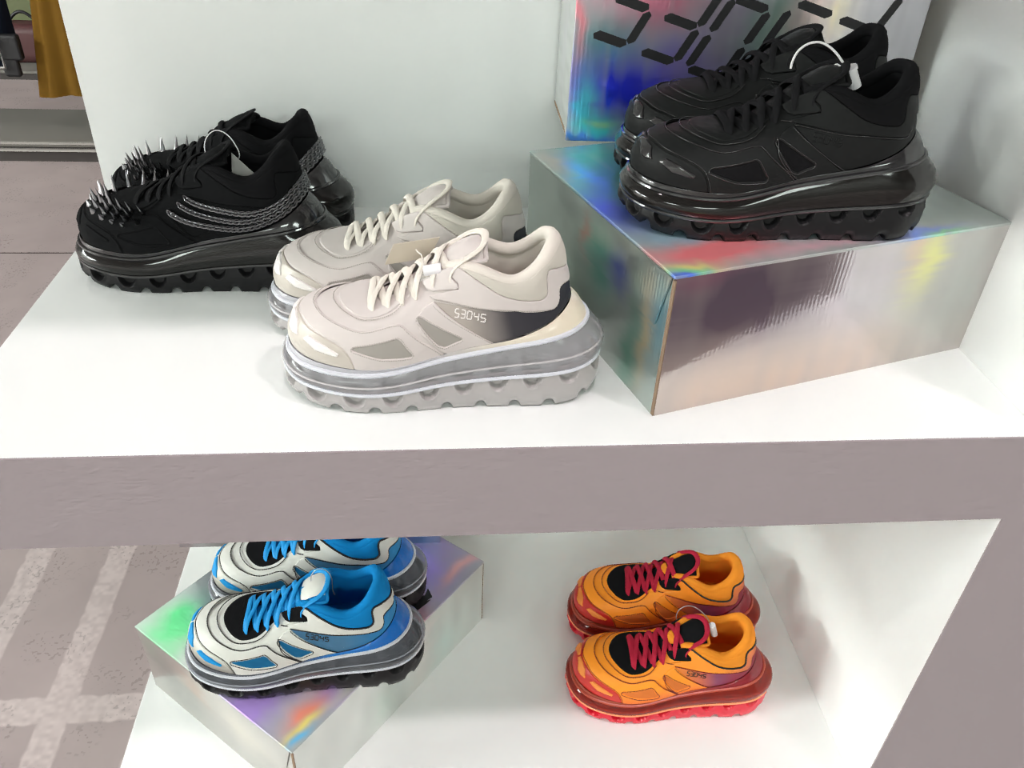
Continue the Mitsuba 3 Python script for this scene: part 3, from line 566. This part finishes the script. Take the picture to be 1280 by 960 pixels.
WHITE = {'*': 'white_leather', 'toe_guard': 'white_toe', 'toe_bar': 'white_bar', 'vent_mesh': 'vent_grey', 'quarter_stripe': 'vc_satin', 'collar': 'white_knit', 'collar_roll': 'white_lace', 'lining': 'white_lace', 'insole': 'white_lace',
  'laces': 'white_lace', 'stitching': 'thread_grey', 'edge_line': None, 'collar_line': None, 'logo': 'white_bar', 'lace_loop': None, 'tongue_label': None, 'eyelet': None, 'rim': 'rim_clear', 'rim_low': 'rim_clear', 'heel_cradle': 'vc_gloss', 'air_bubble': 'shell_clear', 'midsole_core': 'frost_core', 'bubble_seam': 'white_bar', 'outsole': 'frost_sole'}
BLACK = {'*': 'black_leather', 'toe_bar': 'black_gloss', 'vent_mesh': 'black_knit', 'quarter_stripe': 'black_leather', 'collar': 'black_knit', 'collar_roll': 'black_knit', 'lining': 'black_knit', 'insole': 'black_knit', 'laces': 'black_lace', 'stitching': None, 'edge_line': 'black_gloss',
  'collar_line': None, 'logo': 'black_leather', 'lace_loop': None, 'tongue_label': None, 'eyelet': None, 'rim': 'black_gloss', 'rim_low': 'black_gloss', 'heel_cradle': 'black_gloss', 'air_bubble': 'shell_smoke', 'midsole_core': 'black_gloss', 'bubble_seam': 'black_gloss', 'outsole': 'black_sole'}
SPIKE = {**BLACK, '*': 'black_suede', 'edge_line': 'black_suede', 'vent_mesh': 'black_suede', 'quarter_stripe': 'black_suede', 'toe_bar': 'black_suede', 'logo': None, 'toe_guard': 'black_suede'}
BLUE = {'*': 'blue_leather', 'toe_guard': 'vc_satin', 'toe_bar': 'blue_bright', 'vent_mesh': 'blue_vent', 'quarter_stripe': 'vc_satin', 'collar': 'blue_knit', 'collar_roll': 'blue_knit', 'lining': 'blue_knit', 'insole': 'blue_knit', 'laces': 'blue_bright', 'stitching': None, 'edge_line': 'black_line', 'collar_line': 'black_line',
  'logo': 'black_line', 'lace_loop': None, 'tongue': 'blue_knit', 'tongue_label': 'blue_leather', 'tongue_edge': 'blue_bright', 'lace_panel': 'black_knit', 'eyelet_tab': 'black_knit', 'eyelet': None, 'rim': 'rim_clear', 'rim_low': 'rim_clear', 'heel_cradle': 'vc_gloss', 'air_bubble': 'shell_blue', 'midsole_core': 'dark_core', 'bubble_seam': 'rim_clear', 'outsole': 'black_sole'}
ORANGE = {'*': 'vc_satin', 'toe_guard': 'red_toe', 'toe_bar': 'orange_pale', 'vent_mesh': 'orange_vent', 'quarter_stripe': 'vc_satin', 'collar': 'orange_knit', 'collar_roll': 'orange_knit', 'lining': 'orange_knit', 'insole': 'orange_knit', 'laces': 'red_lace', 'stitching': None, 'edge_line': 'red_line', 'collar_line': 'black_line', 'logo': 'black_line',
  'lace_loop': 'orange_knit', 'tongue': 'black_knit', 'tongue_label': None, 'tongue_edge': 'orange_knit', 'lace_panel': 'black_knit', 'eyelet_tab': 'black_knit', 'eyelet': None, 'rim': 'red_core', 'rim_low': 'peach_rim', 'heel_cradle': 'vc_gloss', 'air_bubble': 'shell_red', 'midsole_core': 'red_core', 'bubble_seam': 'peach_rim', 'outsole': 'red_sole'}
def ramp(x, *stops):
    xs = [q[0] for q in stops]; return np.stack([np.interp(x, xs, [q[1][k] for q in stops]) for k in range(3)], 1)
cW = {'quarter_stripe': lambda v: ramp(v[:, 0]+.25*(v[:, 2]-.085), (.165, lin(168,160,152)), (.19, lin(120,114,112)), (.205, lin(52,50,56)), (.23, lin(40,40,48))), 'heel_cradle': lambda v: ramp(v[:, 0], (.13, lin(176,176,182)), (.20, lin(206,198,182)), (.26, lin(222,212,192)))}
cU = {'quarter_stripe': lambda v: ramp(v[:, 0], (.15, lin(50,100,135)), (.20, lin(62,112,146)), (.24, lin(30,120,176)), (.26, lin(30,130,185))), 'heel_cradle': lambda v: ramp(v[:, 0], (.09, lin(70,74,82)), (.15, lin(74,84,100)), (.185, lin(12,110,185)), (.26, lin(4,100,185))),
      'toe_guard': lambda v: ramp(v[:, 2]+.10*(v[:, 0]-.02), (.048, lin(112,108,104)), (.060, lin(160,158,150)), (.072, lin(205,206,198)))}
org = lambda v: ramp(v[:, 2]-.02*np.clip((v[:, 0]-.1)/.1, 0, 1), (.045, lin(232,112,40)), (.070, lin(255,150,34)), (.10, lin(255,154,34)))
cO = {k: org for k in ('upper', 'vamp_panel', 'strap_panel', 'heel_guard')}
cO['heel_guard'] = lambda v: ramp(v[:, 0]-.6*(v[:, 2]-.1), (.20, lin(250,150,44)), (.235, lin(214,112,62)), (.26, lin(160,70,70)))
cO['quarter_stripe'] = lambda v: ramp(v[:, 0]+.2*(v[:, 2]-.085), (.145, lin(238,136,48)), (.18, lin(196,96,72)), (.20, lin(128,60,92)), (.225, lin(140,40,64)), (.25, lin(132,32,50)))
cO['heel_cradle'] = lambda v: ramp(v[:, 0], (.0, lin(150,60,40)), (.14, lin(160,70,44)), (.20, lin(136,30,40)), (.27, lin(132,26,38)))
PAIRS = [
 ('white_sneaker', WHITE, cW, (-0.1384, 0.1051, ZS, -0.0146, 0.9858), False, 'front white sneaker on clear sole with hang tag in its laces', 'white sneaker pair'),
 ('white_sneaker', WHITE, cW, (-0.1656, 0.2275, ZS, -0.075, 0.985), True, 'rear white sneaker on clear sole, behind the one with hang tag', 'white sneaker pair'),
 ('spiked_sneaker', SPIKE, None, (-0.3888, 0.3295, ZS, -0.066, 0.9837), False, 'front black suede sneaker with metal spikes, three chains and a white card', 'spiked black pair'),
 ('spiked_sneaker', SPIKE, None, (-0.3821, 0.449, ZS, -0.115, 0.98), True, 'rear black suede spiked sneaker against the back panel', 'spiked black pair'),
 ('black_sneaker', BLACK, None, (0.1663, 0.1595, ZS+b1[2], -0.0658, 0.9358), False, 'front smooth black sneaker with white security tag on the holographic box', 'smooth black pair'),
 ('black_sneaker', BLACK, None, (0.1815, 0.275, ZS+b1[2], -0.085, 0.97), True, 'rear smooth black sneaker between its mate and the upright box', 'smooth black pair'),
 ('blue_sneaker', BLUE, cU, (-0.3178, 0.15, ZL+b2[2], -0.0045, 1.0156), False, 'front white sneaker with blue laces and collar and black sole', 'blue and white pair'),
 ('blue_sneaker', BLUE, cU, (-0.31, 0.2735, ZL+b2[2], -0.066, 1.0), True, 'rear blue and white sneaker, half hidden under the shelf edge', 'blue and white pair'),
 ('orange_sneaker', ORANGE, cO, (0.1776, 0.1731, ZL, -0.0481, 0.9846), False, 'front orange and red sneaker with white security tag', 'orange and red pair'),
 ('orange_sneaker', ORANGE, cO, (0.1981, 0.311, ZL, -0.165, 0.99), True, 'rear orange and red sneaker without a tag', 'orange and red pair')]
XF = {}
for nm, mm, cc, pose, flip, lab, grp in PAIRS:
    k = nm+('_001' if nm in labels else ''); XF[k] = shoe(k, mm, pose, flip, lab, grp, cc)

# ---------------------------------------------------------------- spikes and chains of the spiked pair
mat('gunmetal', (.30, .30, .31), .16, metal=1.); mat('chain_metal', (.22, .22, .23), .2, metal=1.)
def orient(p, n):
    n = n/np.linalg.norm(n); a = np.cross(n, [0, 1, 0.]); a /= np.linalg.norm(a); b = np.cross(n, a)
    m = np.eye(4); m[:3, 0], m[:3, 1], m[:3, 2], m[:3, 3] = a, b, n, p; return m
def cone(h, r, k=8):
    a = np.linspace(0, 2*np.pi, k+1)[:-1]; v = np.vstack([np.stack([r*np.cos(a), r*np.sin(a), 0*a], 1), np.stack([.8*r*np.cos(a), .8*r*np.sin(a), 0*a+h*.25], 1), [[0, 0, h]], [[0, 0, 0]]])
    f = [[i, (i+1) % k, k+(i+1) % k] for i in range(k)]+[[i, k+(i+1) % k, k+i] for i in range(k)]+[[k+i, k+(i+1) % k, 2*k] for i in range(k)]+[[(i+1) % k, i, 2*k+1] for i in range(k)]
    return trimesh.Trimesh(v, f, process=False)
CONES = [mikit.ply(cone(h, r), 'gunmetal', smooth=40) for h, r in ((.007, .0034), (.015, .0030), (.018, .0029))]
sp = []
for iv, v in enumerate((.47, .545, .615, .68)):
    for i in range(-5, 6):
        s = (i+(iv % 2)*.5)*(.050+.006*iv)
        if abs(s) < .31: sp.append((s, v-.10*(abs(s)/.30)**2, min(iv, 2)))
links = []
tor = trimesh.creation.torus(1., .30, major_sections=12, minor_sections=6)
def chain(ctrl, pitch=.0045):
    p = dense(ctrl, 30); g = LineString([(a*AS, b*AV) for a, b in p]); ms = []
    for k, d in enumerate(np.arange(0, g.length, pitch)):
        q0, q1 = K(g.interpolate(d).coords[0]), K(g.interpolate(d+.001).coords[0])
        p0 = surf(q0[0]/AS, q0[1]/AV, .0030); t = surf(q1[0]/AS, q1[1]/AV, .0030)-p0; t /= np.linalg.norm(t)
        n = surf(q0[0]/AS, q0[1]/AV, .008)-p0; n -= t*(n@t); n /= np.linalg.norm(n); b = np.cross(n, t)
        c, s = math.cos(.75), math.sin(.75)*(1 if k % 2 else -1); n2, b2_ = n*c+b*s, b*c-n*s
        m = np.eye(4); m[:3, 0], m[:3, 1], m[:3, 2], m[:3, 3] = t*.0037, b2_*.0026, n2*.0022, p0
        w = tor.copy(); w.apply_transform(m); ms.append(w)
    return cat(ms)
CH = [chain(c) for c in ([(.505,.66),(.60,.50),(.70,.43),(.80,.37),(.90,.36),(1.0,.40),(1.1,.36),(1.3,.43),(1.45,.60)], [(.475,.58),(.58,.37),(.68,.28),(.80,.245),(.90,.25),(1.0,.29),(1.1,.25),(1.3,.30),(1.47,.54)], [(.435,.50),(.56,.24),(.67,.14),(.80,.11),(.90,.13),(1.0,.17),(1.1,.13),(1.3,.17),(1.5,.5)])]
for key, flip in (('spiked_sneaker', False), ('spiked_sneaker_001', True)):
    X = XF[key]; S_ = np.diag([1, -1 if flip else 1, 1, 1.])
    for s, v, c in sp:
        p = surf(s, v, .0008); n = surf(s, v, .011)-p; n = n/np.linalg.norm(n)+K([.10, 0, .12])
        P(key+'__spike', CONES[c], 'gunmetal', X@T4((S_@orient(p, n)).tolist()))
    for m in CH: P(key+'__chain', as_ply(m, 'chain', flip), 'chain_metal', X); scene[next(reversed(scene))].pop('_mesh', None)
# ---------------------------------------------------------------- tags
mat('tag_plastic', (.80, .80, .82), .3, .5); mat('wire_white', (.75, .75, .75), .4); mat('wire_steel', (.45, .45, .46), .3, metal=.7); mat('card_beige', (.56, .50, .42), .7); mat('card_white', (.70, .70, .66), .7); mat('ink_brown', (.14, .11, .09), .8)
glassy('tag_clear', (.82, .85, .88))
def spl(p, n=40): p = K(p); t = np.r_[0, np.cumsum(np.linalg.norm(np.diff(p, axis=0), axis=1))]; return CubicSpline(t, p)(np.linspace(0, t[-1], n))
def pin(a, b, r):
    m = tube([a, K(a)*.5+K(b)*.5, b], r, 18); return m
def sheet(a, b, c, t=.0006):
    """a thin card with corners a, b (along its top) and c (below a)"""
    a, b, c = K(a), K(b), K(c); d = b+c-a; n = np.cross(b-a, c-a); n = n/np.linalg.norm(n)*t/2
    v = np.vstack([q+e for e in (n, -n) for q in (a, b, d, c)])
    return trimesh.Trimesh(v, [[0,1,2],[0,2,3],[4,6,5],[4,7,6],[0,4,5],[0,5,1],[1,5,6],[1,6,2],[2,6,7],[2,7,3],[3,7,4],[3,4,0]], process=False)
# white sneaker: beige card behind the laces, its cord and the white pin in front
X = XF['white_sneaker']
A_, B_2, C_2 = (.1043, .026, .1282), (.1450, .026, .1355), (.0950, .034, .1040)
P('hang_tag__card', sheet(A_, B_2, C_2), 'card_beige', X)
ln = [K(A_)+(K(C_2)-K(A_))*.72+(K(B_2)-K(A_))*u+K([0, -.0006, 0]) for u in np.linspace(.04, .38, 8)]
P('hang_tag__cord', tube(spl([(.1241, .0225, .1247), (.1262, .016, .1252), (.1290, .004, .1290), (.1310, -.010, .1290), (.1325, -.019, .1262)]), .0007, 6), 'white_lace', X, smooth=True)
tag('hang_tag', 'beige cardboard hang tag tucked behind the laces of the front white sneaker', 'hang tag')
P('security_tag__body', pin((.1315, -.020, .1258), (.1462, -.020, .1284), .0046), 'tag_plastic', X, smooth=40); P('security_tag__cap', pin((.1395, -.020, .1235), (.1436, -.020, .1165), .0040), 'tag_plastic', X, smooth=40)
tag('security_tag', 'white plastic security pin on the laces of the front white sneaker', 'security tag')
# black sneaker: white wire loop and pin
X = XF['black_sneaker']
P('security_tag_001__wire', tube(spl([(.1375, .0, .1430), (.1375, .0, .1475), (.1420, .0, .1595), (.1546, 0, .1657), (.1679, 0, .1618), (.1791, 0, .1531), (.1889, 0, .1433)]), .0011, 8), 'wire_white', X, smooth=True)
P('security_tag_001__body', pin((.1900, 0, .1434), (.1985, 0, .1290), .0062), 'tag_plastic', X, smooth=40); P('security_tag_001__collar', pin((.1888, 0, .1452), (.1905, 0, .1428), .0072), 'tag_plastic', X, smooth=40); P('security_tag_001__cap', pin((.1800, .002, .1475), (.1835, .002, .1345), .0040), 'tag_plastic', X, smooth=40)
tag('security_tag_001', 'white security tag on a wire loop at the front smooth black sneaker', 'security tag')
# spiked sneaker: wire loop and a white card standing in the shoe
X = XF['spiked_sneaker']
P('card_insert__wire', tube(spl([(.1614, 0, .1336), (.1593, 0, .1466), (.165, 0, .1585), (.1746, 0, .1641), (.1841, 0, .1605), (.1911, 0, .1503), (.1941, 0, .1418), (.1905, .004, .1330)]), .0006, 6), 'wire_white', X, smooth=True)
P('card_insert__card', sheet((.1830, .010, .1375), (.2096, .012, .1080), (.1770, .010, .0900)), 'card_white', X)
tag('card_insert', 'white card on a thin wire loop inside the front spiked sneaker', 'tag')
# blue sneaker
X = XF['blue_sneaker']
P('clear_tag__wire', tube(spl([(.1660, -.008, .1560), (.1696, 0, .1640), (.1779, 0, .1675), (.1847, 0, .1616), (.1882, 0, .1476), (.1892, 0, .1223)]), .0006, 6), 'wire_steel', X, smooth=True)
P('clear_tag__film', sheet((.1870, .006, .1260), (.1945, -.006, .1190), (.1930, .006, .0920)), 'tag_clear', X)
tag('clear_tag', 'clear plastic tag on a thin wire inside the front blue and white sneaker', 'tag')
# orange sneaker
X = XF['orange_sneaker']
P('security_tag_002__wire', tube(spl([(.1420, .004, .1560), (.1388, 0, .1745), (.1437, 0, .1857), (.1525, 0, .1895), (.1643, 0, .184), (.1759, 0, .1725), (.1885, 0, .1523)]), .0006, 6), 'wire_steel', X, smooth=True)
P('security_tag_002__body', pin((.1911, 0, .1500), (.1978, 0, .1300), .0046), 'tag_plastic', X, smooth=40); P('security_tag_002__cap', pin((.1850, .002, .1480), (.1870, .002, .1400), .0036), 'tag_plastic', X, smooth=40)
tag('security_tag_002', 'white security pin on a thin wire at the front orange sneaker', 'security tag')
